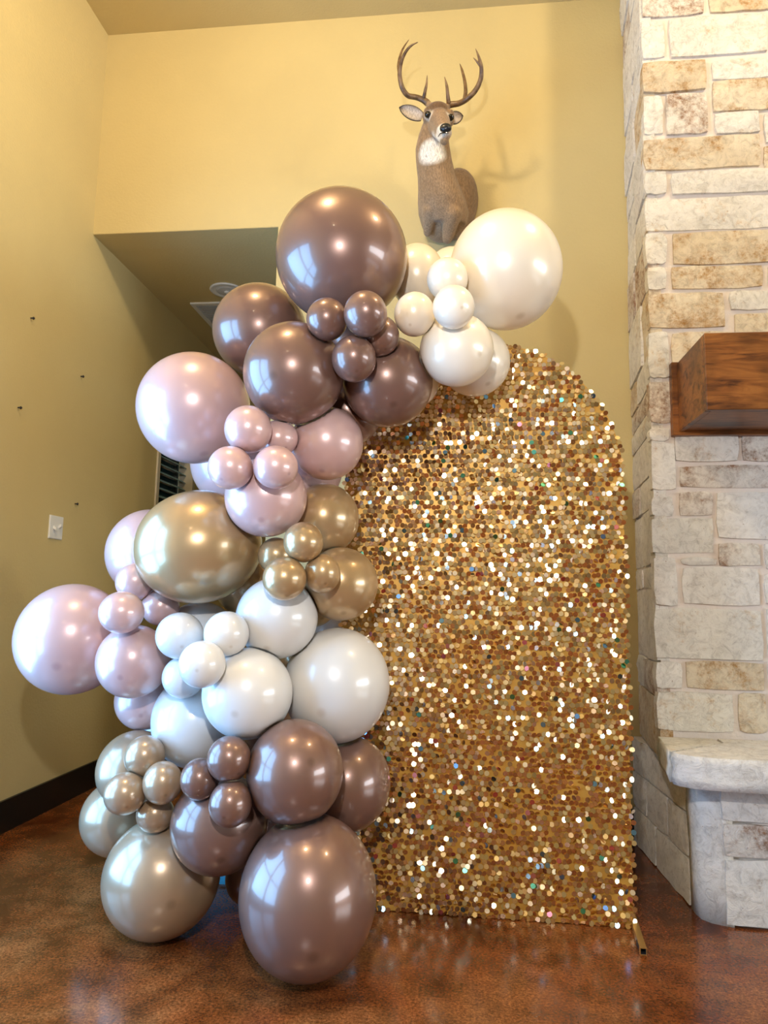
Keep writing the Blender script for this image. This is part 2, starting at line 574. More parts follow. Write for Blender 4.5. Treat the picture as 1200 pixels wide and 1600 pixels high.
for (a, b, c, d, k) in FRONT:
    mx_, my_ = (a + b) / 2, (c + d) / 2
    p0, p1 = at(a, my_, CY), at(b, my_, CY)
    q0, q1 = at(mx_, c, CY), at(mx_, d, CY)
    hw, hh = (p1.x - p0.x) / 2, (q0.z - q1.z) / 2
    pr = random.uniform(0.0, 0.007)
    place_stone(chim, ((p0.x + p1.x) / 2, CY - pr, (q0.z + q1.z) / 2), (0, -1, 0), hw, hh, 0.05, M_STONE[k], rough=0.010 if k in 'co' else 0.008)
# courses that go on to the far side of the chimney and up to the ceiling
z = 0.60
z_top = at(1050, -30, CY).z + 0.012
while z < ZC - 0.05:
    h = min(random.choice((0.09, 0.12, 0.15, 0.19)), ZC - z - 0.01)
    if z < z_top < z + h:
        h = z_top - z
    x = 1.40 + random.uniform(-0.03, 0.05) if z < z_top - 0.001 else 0.785
    while x < 2.6:
        w = random.uniform(0.16, 0.42)
        place_stone(chim, (x + w / 2, CY - random.uniform(0, 0.006), z + h / 2), (0, -1, 0), w / 2 - 0.007, h / 2 - 0.007, 0.05, M_STONE[random.choice('ccow')], nx=3, nz=2)
        x += w
    z += h
# the narrow side of the chimney, towards the sequin backdrop: it rakes back to the wall
z = 0.49
rs = random.Random(11)
SA, SB = Vector((0.838, YW - 0.004, 0)), Vector((0.784, CY + 0.004, 0))
SD = SB - SA
SN = Vector((SD.y, -SD.x, 0)).normalized()
if SN.x > 0:
    SN = -SN
while z < ZC - 0.03:
    h = min(rs.choice((0.10, 0.14, 0.18, 0.24, 0.30)), ZC - z - 0.005)
    cuts = [0.0, 1.0]
    if rs.random() < 0.65:
        cuts.insert(1, rs.uniform(0.35, 0.7))
    for c0, c1 in zip(cuts, cuts[1:]):
        k = rs.choice('cwcowb')
        p = SA + SD * ((c0 + c1) / 2) + SN * rs.uniform(-0.006, 0.006)
        p.z = z + h / 2
        place_stone(chim, p, SN, SD.length * (c1 - c0) / 2 - 0.004, h / 2 - 0.004, 0.05, M_STONE[k], nx=4, nz=3, rough=0.013, rnd=rs)
    z += h

# ---- raised hearth
hearth = empty('fireplace_hearth', (1.6, 2.9, 0))
tag(hearth, 'raised limestone hearth with thick slab top and rounded corner below the wooden mantel', 'hearth')
HM = hearth.matrix_world
def adopt(o_, parent):
    o_.parent = parent
    o_.matrix_parent_inverse = Matrix.Translation(-Vector(parent.location))
    return o_
bm = bmesh.new()
prism(bm, [(0.815, 3.545), (0.850, 2.86), (0.862, 2.775), (0.915, 2.722), (1.05, 2.708), (2.6, 2.70), (2.6, 3.545)], 0.0, 0.48)
adopt(mesh_obj('core', bm, M_MORTAR), hearth)
# side courses (slightly raking wall towards the backdrop)
A, Bp = Vector((0.802, 3.545, 0)), Vector((0.838, 2.845, 0))
dirv = (Bp - A)
nrm = Vector((dirv.y, -dirv.x, 0)).normalized()
if nrm.x > 0:
    nrm = -nrm
for (z0, z1, cuts) in ((0.0, 0.17, (0, 0.45, 1)), (0.17, 0.33, (0, 0.3, 0.68, 1)), (0.33, 0.48, (0, 0.52, 1))):
    for c0, c1 in zip(cuts, cuts[1:]):
        p = A + dirv * ((c0 + c1) / 2)
        p.z = (z0 + z1) / 2
        o_ = place_stone(hearth, p, nrm, dirv.length * (c1 - c0) / 2 - 0.003, (z1 - z0) / 2 - 0.003, 0.05, M_STONE[random.choice('cw')], nx=5, nz=3, rough=0.012)
        o_.matrix_parent_inverse = Matrix.Translation(-Vector(hearth.location))


def rough_prism(name, pts, levels, mat, jit, parent):
    """plan outline resampled and jittered over several levels: a hewn block"""
    P = []
    n = len(pts)
    for i in range(n):
        a, b = Vector(pts[i]), Vector(pts[(i + 1) % n])
        k = max(1, int((b - a).length / 0.05))
        for t in range(k):
            P.append(a.lerp(b, t / k))
    b_ = bmesh.new()
    rings = []
    for li, zz in enumerate(levels):
        j = jit if 0 < li < len(levels) - 1 else jit * 0.5
        sh = 0.0 if 0 < li < len(levels) - 1 else 0.004
        c = sum((p for p in P), Vector((0, 0))) / len(P)
        rings.append([b_.verts.new((*(p + (c - p).normalized() * sh + Vector((random.uniform(-j, j), random.uniform(-j, j)))), zz)) for p in P])
    m = len(P)
    for r0, r1 in zip(rings, rings[1:]):
        for i in range(m):
            b_.faces.new((r0[i], r0[(i + 1) % m], r1[(i + 1) % m], r1[i])).smooth = True
    b_.faces.new(rings[0])
    b_.faces.new(rings[-1])
    return adopt(mesh_obj(name, b_, mat), parent)


# the tall rounded corner stone and the front stones
rough_prism('stone', [(0.838, 2.84), (0.836, 2.79), (0.846, 2.748), (0.872, 2.718), (0.905, 2.703), (0.945, 2.696), (0.945, 2.75), (0.87, 2.84)], (0.0, 0.12, 0.24, 0.36, 0.478), M_STONE['w'], 0.004, hearth)
for (a, b, c, d, k) in ((1127, 1230, 1236, 1284, 'w'), (1131, 1230, 1290, 1341, 'b'), (1135, 1230, 1346, 1450, 'w')):
    Y = 2.692
    mx_, my_ = (a + b) / 2, (c + d) / 2
    p0, p1, q0, q1 = at(a, my_, Y), at(b, my_, Y), at(mx_, c, Y), at(mx_, d, Y)
    o_ = place_stone(hearth, ((p0.x + p1.x) / 2, Y, max((q0.z + q1.z) / 2, (q0.z - q1.z) / 2)), (0, -1, 0), (p1.x - p0.x) / 2, (q0.z - q1.z) / 2, 0.05, M_STONE[k], nx=5, nz=3, rough=0.010)
    o_.matrix_parent_inverse = Matrix.Translation(-Vector(hearth.location))
for (z0, z1) in ((0.0, 0.20), (0.20, 0.34), (0.34, 0.478)):
    x = 1.16
    while x < 2.55:
        w = random.uniform(0.2, 0.45)
        o_ = place_stone(hearth, (x + w / 2, 2.692, (z0 + z1) / 2), (0, -1, 0), w / 2 - 0.006, (z1 - z0) / 2 - 0.006, 0.05, M_STONE['w'], nx=3, nz=2)
        o_.matrix_parent_inverse = Matrix.Translation(-Vector(hearth.location))
        x += w
# slab top: three hewn pieces
rough_prism('slab', [(0.772, 2.962), (0.733, 2.665), (0.985, 2.885), (0.985, 2.962)], (0.480, 0.505, 0.535, 0.565, 0.585), M_STONE['c'], 0.006, hearth)
rough_prism('slab', [(0.737, 2.655), (0.752, 2.625), (0.79, 2.60), (0.85, 2.585), (0.93, 2.575), (1.55, 2.565), (1.55, 2.962), (0.991, 2.962), (0.991, 2.88)], (0.478, 0.505, 0.535, 0.565, 0.586), M_STONE['w'], 0.006, hearth)
rough_prism('slab', [(1.556, 2.565), (2.62, 2.565), (2.62, 2.962), (1.556, 2.962)], (0.480, 0.505, 0.535, 0.565, 0.585), M_STONE['w'], 0.006, hearth)

# ---- wooden mantel
MX0, MX1, MY0, MZ0, MZ1 = 0.884, 2.35, 2.600, 1.812, 2.104
mantel = empty('mantel_shelf', (1.6, 2.9, 1.8))
tag(mantel, 'brown stained pine box mantel on the stone chimney', 'mantel')
def board(name, *dims):
    b_ = bmesh.new()
    v, f = box(b_, *dims)
    bmesh.ops.bevel(b_, geom=b_.edges[:], offset=0.0025, segments=1, affect='EDGES')
    return adopt(mesh_obj(name, b_, M_WOOD), mantel)
board('front_board', MX0, MX1, MY0, MY0 + 0.022, MZ0, MZ1)
board('end_board', MX0, MX0 + 0.022, MY0 + 0.0235, CY - 0.035, MZ0, MZ1)
board('end_board', MX1 - 0.022, MX1, MY0 + 0.0235, CY - 0.035, MZ0, MZ1)
board('bottom_board', MX0 + 0.0235, MX1 - 0.0235, MY0 + 0.0235, CY - 0.035, MZ0 + 0.004, MZ0 + 0.026)
board('top_board', MX0 + 0.0235, MX1 - 0.0235, MY0 + 0.0235, CY - 0.035, MZ1 - 0.024, MZ1 - 0.002)
board('back_plate', MX0 - 0.022, MX1 + 0.022, CY - 0.034, CY + 0.005, MZ0 - 0.014, MZ1 + 0.006)

# ================================================================ small fittings
# double light switch on the side wall
sw = empty('light_switch', (XL, 3.408, 1.440))
tag(sw, 'white double toggle light switch plate on the yellow wall', 'light switch')
bm = bmesh.new()
box(bm, XL, XL + 0.007, 3.348, 3.468, 1.380, 1.500)
bmesh.ops.bevel(bm, geom=[e for e in bm.edges if all(v.co.x > XL + 0.005 for v in e.verts)], offset=0.003, segments=2, affect='EDGES')
adopt(mesh_obj('plate', bm, M_WHITE), sw)
for yy, up in ((3.385, -1), (3.431, 1)):
    bm = bmesh.new()
    box(bm, XL + 0.004, XL + 0.022, yy - 0.006, yy + 0.006, 1.434, 1.450)
    for v in bm.verts:
        if v.co.x > XL + 0.02:
            v.co.z += 0.012 * up
    adopt(mesh_obj('toggle', bm, M_WHITE), sw)

# wall screws left in the plaster
for (yy, zz, lab) in ((3.063, 2.433, 'dark screw high in the yellow wall above the light switch'),
                      (3.536, 2.294, 'tiny dark screw in the yellow wall below the recess corner'),
                      (3.025, 1.973, 'small dark screw in the yellow wall halfway between switch and highest screw'),
                      (3.574, 1.588, 'brown screw in the yellow wall just above the light switch')):
    bm = bmesh.new()
    tube(bm, [(XL - 0.003, yy, zz), (XL + 0.012, yy, zz), (XL + 0.014, yy, zz - 0.001), (XL + 0.018, yy, zz - 0.001)], [0.0035, 0.0035, 0.008, 0.006], 8)
    box(bm, XL + 0.0175, XL + 0.019, yy - 0.006, yy + 0.006, zz - 0.002, zz + 0.001)
    o_ = mesh_obj('screw', bm, M_DARK)
    tag(o_, lab, 'screw')

# round speaker and air grille in the recess ceiling
sp = empty('ceiling_speaker', (-1.575, 4.31, ZH))
tag(sp, 'round grey speaker set in the recess ceiling', 'speaker')
bm = bmesh.new()
prof = [(0.112, 0.0), (0.115, -0.006), (0.108, -0.012), (0.098, -0.009)]
def lathe(b_, prof_, c, seg=32, capend=True):
    rings = [[b_.verts.new((c[0] + r * math.cos(2 * PI * k / seg), c[1] + r * math.sin(2 * PI * k / seg), c[2] + h)) for k in range(seg)] for r, h in prof_]
    for r0, r1 in zip(rings, rings[1:]):
        for k in range(seg):
            b_.faces.new((r0[k], r0[(k + 1) % seg], r1[(k + 1) % seg], r1[k]))
    if capend:
        b_.faces.new(rings[-1])
        b_.faces.new(rings[0])
lathe(bm, prof, (-1.575, 4.31, ZH))
adopt(mesh_obj('bezel', bm, simple('speaker_bezel', (0.76, 0.76, 0.74), 0.5), None, True), sp)
bm = bmesh.new()
lathe(bm, [(0.095, -0.004), (0.06, -0.013), (0.02, -0.016)], (-1.575, 4.31, ZH))
adopt(mesh_obj('grille', bm, M_GREY), sp)
bm = bmesh.new()
lathe(bm, [(0.018, -0.015), (0.018, -0.022), (0.008, -0.026)], (-1.575, 4.31, ZH), 12)
adopt(mesh_obj('tweeter', bm, M_WHITE), sp)
gr = empty('air_grille', (-1.6, 4.8, ZH))
tag(gr, 'grey metal air return grille in the recess ceiling', 'vent')
GX0, GX1, GY0, GY1 = -1.905, -1.295, 4.49, 5.10
bm = bmesh.new()
for (a, b, c, d) in ((GX0, GX1, GY0, GY0 + 0.03), (GX0, GX1, GY1 - 0.03, GY1), (GX0, GX0 + 0.03, GY0 + 0.03, GY1 - 0.03), (GX1 - 0.03, GX1, GY0 + 0.03, GY1 - 0.03), (-1.72, -1.695, GY0 + 0.03, GY1 - 0.03), (-1.505, -1.48, GY0 + 0.03, GY1 - 0.03)):
    box(bm, a, b, c, d, ZH - 0.012, ZH)
adopt(mesh_obj('frame', bm, simple('grille_enamel', (0.76, 0.76, 0.74), 0.45)), gr)
bm = bmesh.new()
box(bm, GX0 + 0.02, GX1 - 0.02, GY0 + 0.02, GY1 - 0.02, ZH - 0.003, ZH - 0.001)
adopt(mesh_obj('filter', bm, M_GREY), gr)
bm = bmesh.new()
box(bm, -0.27, 0.27, -0.008, 0.008, -0.001, 0.001)
ls = mesh_obj('louver', bm, M_GREY)
for i in range(26):
    l_ = ls if i == 0 else ls.copy()
    if i:
        COL.objects.link(l_)
    l_.parent = gr
    l_.location = (0.0, GY0 + 0.045 + i * 0.0205 - 4.8, -0.007)
    l_.rotation_euler = (math.radians(35), 0, 0)

# ================================================================ sequin backdrop
PX0, PX1, PY = -0.452, 0.590, 2.650
PC, PR = (PX0 + PX1) / 2, (PX1 - PX0) / 2
PZ = 1.575                                     # spring line of the arch
back = empty('sequin_backdrop', (PC, PY, 0))
tag(back, 'tall arched backdrop covered in shimmering gold sequins', 'backdrop')
bm = bmesh.new()
out = [(PX0, 0.003), (PX1, 0.003)] + [(PC + PR * math.cos(t * PI / 40), PZ + PR * math.sin(t * PI / 40)) for t in range(0, 41)]
fr = [bm.verts.new((x, PY - 0.012, z)) for x, z in out]
bk = [bm.verts.new((x, PY + 0.018, z)) for x, z in out]
bm.faces.new(fr)
bm.faces.new(bk)
for i in range(len(out)):
    j = (i + 1) % len(out)
    bm.faces.new((fr[i], fr[j], bk[j], bk[i]))
m, nt, b = new_mat('gold_satin')
b.inputs['Base Color'].default_value = (0.60, 0.33, 0.06, 1)
b.inputs['Metallic'].default_value = 0.35
b.inputs['Roughness'].default_value = 0.45
adopt(mesh_obj('fabric', bm, m), back)
# frame tube behind the fabric
bm = bmesh.new()
tube(bm, [(x, PY + 0.03, z) for x, z in [(PX1 - 0.02, 0.0)] + [(PC + (PR - 0.02) * math.cos(t * PI / 20), PZ + (PR - 0.02) * math.sin(t * PI / 20)) for t in range(21)] + [(PX0 + 0.02, 0.0)]], [0.012] * 23, 8)
adopt(mesh_obj('frame', bm, M_GOLDTUBE), back)
# square feet: hollow tubes that run forward on the floor
for x0, x1 in ((0.596, 0.577), (-0.44, -0.45)):
    bm = bmesh.new()
    y0, y1, hw_, t_ = PY + 0.22, 2.452, 0.0105, 0.002
    def sq(x, y, h):
        return [bm.verts.new((x + a * h, y, hw_ + c * h)) for a, c in ((-1, -1), (1, -1), (1, 1), (-1, 1))]
    xb = x0 + (x0 - x1) * 0.22 / 0.2
    r0, r1, r2, r3 = sq(xb, y0, hw_), sq(x1, y1, hw_), sq(x1, y1, hw_ - t_), sq(x1, y1 + 0.06, hw_ - t_)
    for ra, rb in ((r0, r1), (r1, r2), (r2, r3)):
        for i in range(4):
            f = bm.faces.new((ra[i], ra[(i + 1) % 4], rb[(i + 1) % 4], rb[i]))
            f.material_index = 1 if ra is r2 else 0
    f = bm.faces.new(r3)
    f.material_index = 1
    bm.faces.new(r0)
    adopt(mesh_obj('foot', bm, [M_GOLDTUBE, M_DARK]), back)

# the sequins: several thousand small tilting discs
m, nt, b = new_mat('sequin_foil')
at_ = node(nt, 'ShaderNodeAttribute', attribute_name='tint')
nt.links.new(at_.outputs['Color'], b.inputs['Base Color'])
b.inputs['Metallic'].default_value = 1.0
b.inputs['Roughness'].default_value = 0.17
M_SEQ = m
rs = random.Random(5)
verts, faces, cols = [], [], []
SP, RW, SR = 0.0168, 0.0178, 0.0094
# one champagne-gold foil with slight batch differences, and a few iridescent discs; light and dark come from what each disc mirrors
tints = ([(0.93, 0.74, 0.46)] * 40 + [(0.95, 0.80, 0.58)] * 40 + [(0.92, 0.70, 0.50)] * 30
         + [(0.20, 0.42, 0.85), (0.90, 0.35, 0.48), (0.15, 0.55, 0.45)])
row = 0
z = 0.0105
while z < PZ + PR + 0.004:
    half = PR + 0.004 if z < PZ else math.sqrt(max(0.0, (PR + 0.004) ** 2 - (z - PZ) ** 2))
    n_ = int(2 * half / SP)
    for i in range(n_ + 1):
        x = PC - half + (i + 0.5 * (row % 2)) * SP
        if x > PC + half or rs.random() < 0.06:
            continue
        x += rs.uniform(-0.003, 0.003)
        zz = z + rs.uniform(-0.0035, 0.0035)
        # each disc hangs by its top thread: it tips and turns a little
        wav = noise.noise(Vector((x * 5, 0.3, zz * 5))) * 0.22
        rx = rs.gauss(0.03, 0.27) + wav
        rz = rs.gauss(0.0, 0.27) + noise.noise(Vector((x * 4 + 9, 1.3, zz * 4))) * 0.18
        E_ = Euler((rx, 0, rz)).to_matrix()
        c = Vector((x, PY - 0.0175 - rs.uniform(0, 0.005), zz))
        base = len(verts)
        for k in range(8):
            a = 2 * PI * (k + 0.5) / 8
            verts.append(c + E_ @ Vector((SR * math.cos(a), 0, SR * math.sin(a))))
        faces.append(tuple(range(base, base + 8)))
        t = rs.choice(tints)
        g_ = rs.uniform(0.95, 1.05)
        cols.append((min(t[0] * g_, 1), min(t[1] * g_, 1), min(t[2] * g_, 1), 1))
    z += RW
    row += 1
me = bpy.data.meshes.new('sequins')
me.from_pydata(verts, [], faces)
ca = me.color_attributes.new('tint', 'FLOAT_COLOR', 'POINT')
flat = []
for c in cols:
    for k in range(8):
        flat.extend(c)
ca.data.foreach_set('color', flat)
me.materials.append(M_SEQ)
so = bpy.data.objects.new('sequins', me)
COL.objects.link(so)
adopt(so, back)
so['kind'] = 'stuff'

# ================================================================ balloons
def balloon_mesh(name, mat):
    """unit balloon: crown towards -Y, neck and knot towards +Y"""
    prof_ = []
    for i in range(0, 37):
        t = math.radians(i * 155.0 / 36)
        prof_.append((math.sin(t), -math.cos(t)))
    prof_ += [(0.30, 0.965), (0.18, 1.0), (0.09, 1.025), (0.05, 1.04), (0.045, 1.055), (0.075, 1.07), (0.08, 1.08), (0.02, 1.085)]
    b_ = bmesh.new()
    seg = 56
    top = b_.verts.new((0, -1, 0))
    rings = [[b_.verts.new((r * math.cos(2 * PI * k / seg), y, r * math.sin(2 * PI * k / seg))) for k in range(seg)] for r, y in prof_[1:]]
    for k in range(seg):
        b_.faces.new((top, rings[0][k], rings[0][(k + 1) % seg]))
    for r0, r1 in zip(rings, rings[1:]):
        for k in range(seg):
            b_.faces.new((r0[k], r0[(k + 1) % seg], r1[(k + 1) % seg], r1[k]))
    b_.faces.new(rings[-1])
    bmesh.ops.recalc_face_normals(b_, faces=b_.faces)
    me_ = bpy.data.meshes.new(name)
    b_.to_mesh(me_)
    b_.free()
    for p in me_.polygons:
        p.use_smooth = True
    me_.materials.append(mat)
    return me_


BM = {k: balloon_mesh('balloon_' + k, v) for k, v in M_BALLOON.items()}
# key, colour, centre, half width, half height, lean in degrees, where the crown shows (fractions of the radius)
BALLOONS = [
    ('B1', 'mocha', (-0.433, 2.322, 2.306), 0.233, 0.231, 0, None),
    ('B2', 'mocha', (-0.782, 2.520, 2.120), 0.179, 0.179, 0, None),
    ('B3', 'mocha', (-0.561, 2.203, 1.841), 0.166, 0.169, 0, (-0.38, 0.05)),
    ('B4', 'mocha', (-0.260, 2.328, 1.847), 0.155, 0.156, 0, None),
    ('B5', 'mocha', (-0.421, 2.489, 1.784), 0.122, 0.122, 0, None),
    ('s1', 'mocha', (-0.431, 2.089, 1.978), 0.065, 0.068, 0, None),
    ('s2', 'mocha', (-0.302, 2.045, 1.974), 0.065, 0.073, 0, None),
    ('s3', 'mocha', (-0.273, 2.160, 1.948), 0.066, 0.066, 0, None),
    ('s4', 'mocha', (-0.345, 2.109, 1.854), 0.070, 0.074, 0, None),
    ('C1', 'cream', (0.147, 2.402, 2.275), 0.198, 0.211, -8, None),
    ('C2', 'cream', (-0.179, 2.548, 2.334), 0.105, 0.127, 0, None),
    ('C3', 'cream', (-0.052, 2.872, 2.463), 0.120, 0.148, 0, None),
    ('C4', 'cream', (-0.056, 2.252, 2.178), 0.069, 0.071, 0, None),
    ('C5', 'cream', (-0.032, 2.093, 2.009), 0.065, 0.067, 0, (0.38, 0.02)),
    ('C6', 'cream', (-0.159, 2.168, 2.021), 0.066, 0.072, 0, None),
    ('C7', 'cream', (-0.024, 2.254, 1.930), 0.123, 0.121, 0, (0.6, 0.1)),
    ('C8', 'cream', (0.041, 2.486, 1.968), 0.128, 0.123, 0, None),
    ('C9', 'cream', (-0.172, 2.535, 1.904), 0.079, 0.081, 0, None),
    ('P1', 'blush', (-0.971, 2.379, 1.776), 0.201, 0.201, 0, None),
    ('P2', 'blush', (-0.470, 2.343, 1.635), 0.126, 0.128, 0, None),
    ('P3', 'blush', (-0.652, 2.250, 1.432), 0.136, 0.132, 0, (-0.1, 0.55)),
    ('p4', 'blush', (-0.683, 2.123, 1.632), 0.075, 0.077, 0, None),
    ('p5', 'blush', (-0.609, 2.226, 1.628), 0.064, 0.059, 0, None),
    ('p6', 'blush', (-0.723, 2.086, 1.500), 0.070, 0.068, 0, None),
    ('p7', 'blush', (-0.578, 2.087, 1.502), 0.070, 0.067, 0, (0.6, 0.25)),
    ('P8', 'blush', (-0.912, 2.746, 1.651), 0.199, 0.199, 0, None),
    ('P9', 'blush', (-0.615, 2.574, 1.591), 0.160, 0.155, 0, None),
    ('G1', 'gold', (-0.914, 2.350, 1.272), 0.218, 0.191, -12, None),
    ('G2', 'gold', (-0.490, 2.440, 1.382), 0.123, 0.129, 0, None),
    ('G3', 'gold', (-0.414, 2.384, 1.152), 0.127, 0.125, 0, None),
    ('g4', 'gold', (-0.503, 2.177, 1.277), 0.063, 0.065, 0, None),
    ('g5', 'gold', (-0.554, 2.155, 1.160), 0.069, 0.068, 0, None),
    ('g6', 'gold', (-0.446, 2.214, 1.180), 0.057, 0.065, 0, None),
    ('g7', 'gold', (-0.630, 2.328, 1.243), 0.063, 0.061, 0, None),
    ('G8', 'gold', (-0.543, 2.516, 1.093), 0.097, 0.097, 0, None),
    ('G9', 'gold', (-0.823, 2.622, 1.144), 0.117, 0.117, 0, None),
    ('L1', 'blush', (-1.195, 2.583, 1.260), 0.167, 0.172, 0, None),
    ('L2', 'blush', (-1.406, 2.437, 0.938), 0.194, 0.199, 0, None),
    ('L3', 'blush', (-1.117, 2.328, 0.875), 0.122, 0.124, 0, (-0.3, 0.42)),
    ('l4', 'blush', (-1.146, 2.365, 1.146), 0.067, 0.067, 0, None),
    ('l5', 'blush', (-1.114, 2.216, 1.042), 0.073, 0.069, 0, (-0.6, 0.2)),
    ('l6', 'blush', (-1.065, 2.405, 1.060), 0.066, 0.066, 0, None),
    ('L7', 'blush', (-1.151, 2.509, 0.720), 0.105, 0.107, 0, None),
    ('W1', 'white', (-0.614, 2.306, 1.034), 0.136, 0.134, 0, None),
    ('W2', 'white', (-0.958, 2.519, 0.943), 0.140, 0.136, 0, None),
    ('w3', 'white', (-0.917, 2.232, 0.971), 0.077, 0.075, 0, None),
    ('w4', 'white', (-0.734, 2.156, 0.985), 0.070, 0.070, 0, None),
    ('w5', 'white', (-0.772, 2.060, 0.898), 0.069, 0.070, 0, (-0.2, 0.25)),
    ('w6', 'white', (-0.914, 2.275, 0.834), 0.069, 0.069, 0, None),
    ('W7', 'white', (-0.676, 2.216, 0.798), 0.142, 0.142, 0, (-0.25, 0.43)),
    ('W8', 'white', (-0.925, 2.411, 0.669), 0.141, 0.159, -10, None),
    ('W9', 'white', (-0.426, 2.419, 0.808), 0.181, 0.196, 6, None),
    ('W11', 'white', (-0.509, 2.782, 0.968), 0.101, 0.101, 0, None),
    ('W12', 'white', (-1.118, 2.655, 0.586), 0.102, 0.098, 0, None),
    ('F1', 'gold', (-0.641, 2.891, 0.871), 0.111, 0.111, 0, None),
    ('F4', 'mocha', (-0.435, 2.630, 2.127), 0.131, 0.126, 0, None),
    ('F2', 'mocha', (-0.724, 2.712, 0.573), 0.110, 0.110, 0, None),
    ('F3', 'mocha', (-0.702, 2.680, 0.250), 0.114, 0.114, 0, None),
    ('D1', 'mocha', (-0.504, 2.174, 0.576), 0.146, 0.155, 0, (0.3, -0.16)),
    ('D2', 'mocha', (-0.380, 2.450, 0.478), 0.141, 0.160, 8, None),
    ('D3', 'mocha', (-0.450, 2.165, 0.229), 0.202, 0.231, 5, None),
    ('D4', 'mocha', (-0.756, 2.241, 0.390), 0.151, 0.149, 0, None),
    ('d5', 'mocha', (-0.689, 2.100, 0.620), 0.064, 0.068, 0, None),
    ('d6', 'mocha', (-0.787, 2.130, 0.551), 0.058, 0.062, 0, None),
    ('d7', 'mocha', (-0.671, 2.078, 0.499), 0.062, 0.067, 0, None),
    ('D8', 'mocha', (-0.724, 2.488, 0.139), 0.081, 0.088, 0, None),
    ('E1', 'beige', (-0.974, 2.334, 0.186), 0.188, 0.186, -15, None),
    ('E2', 'beige', (-1.241, 2.562, 0.291), 0.140, 0.135, 0, None),
    ('E3', 'beige', (-1.134, 2.435, 0.492), 0.132, 0.134, 0, None),
    ('e4', 'beige', (-1.019, 2.248, 0.582), 0.064, 0.066, 0, None),
    ('e5', 'beige', (-1.047, 2.183, 0.482), 0.064, 0.064, 0, None),
    ('e6', 'beige', (-0.929, 2.189, 0.519), 0.060, 0.066, 0, None),
    ('e7', 'beige', (-0.971, 2.246, 0.406), 0.059, 0.055, 0, None),
]
LABEL = {
    's1': 'small brown balloon wedged between the largest brown balloon and the spotted medium one',
    's2': 'small oval brown balloon, topmost of the upper brown cluster, against the largest brown balloon',
    's3': 'small brown balloon half hidden in the upper brown cluster, next to the cream ones',
    's4': 'small round brown balloon, lowest of the upper brown cluster',
    'C4': 'small cream balloon, topmost of the cream cluster',
    'C5': 'small cream balloon in the middle of the cream cluster, overlapping its neighbours',
    'C6': 'small cream balloon between the upper brown cluster and the cream cluster',
    'p4': 'small pale pink balloon, topmost of the pink cluster, against the largest blush balloon',
    'p5': 'small pink balloon half hidden in the pink cluster below the spotted brown balloon',
    'p6': 'small pink balloon of the pink cluster above the oval gold balloon',
    'p7': 'small pink balloon with a dark crown spot in the pink cluster, beside medium pink',
    'g4': 'small gold balloon, topmost of the gold cluster',
    'g5': 'small gold balloon, lowest of the gold cluster, overlapping a white balloon',
    'g6': 'small gold balloon overlapping the medium gold balloon above the largest white one',
    'g7': 'small gold balloon half hidden between the oval gold balloon and its cluster',
    'l4': 'small dusty pink balloon tucked against the oval gold balloon',
    'l5': 'small dusty pink balloon overlapping the largest dusty pink balloon',
    'l6': 'small dusty pink balloon in shade between dusty pink and white balloons',
    'w3': 'small white balloon of the white cluster, beside the dusty pink balloons',
    'w4': 'small white balloon of the white cluster, next to the white balloon under gold',
    'w5': 'small white balloon with a brown crown spot, before the rest of its cluster',
    'w6': 'small white balloon, lowest of the white cluster, partly covered by the spotted one',
    'd5': 'small brown balloon, topmost of the lower brown cluster under the white balloons',
    'd6': 'small brown balloon of the lower brown cluster next to the champagne cluster',
    'd7': 'small brown balloon, lowest of the lower brown cluster, on a medium brown balloon',
    'e4': 'small champagne balloon, topmost of the champagne cluster',
    'e5': 'small champagne balloon of the champagne cluster nearest the black baseboard',
    'e6': 'small champagne balloon of the champagne cluster beside the lower brown cluster',
    'e7': 'small champagne balloon, lowest of its cluster, on the largest champagne balloon',
}
GROUP = {k: 'small balloons clustered on the garland' for k in LABEL}
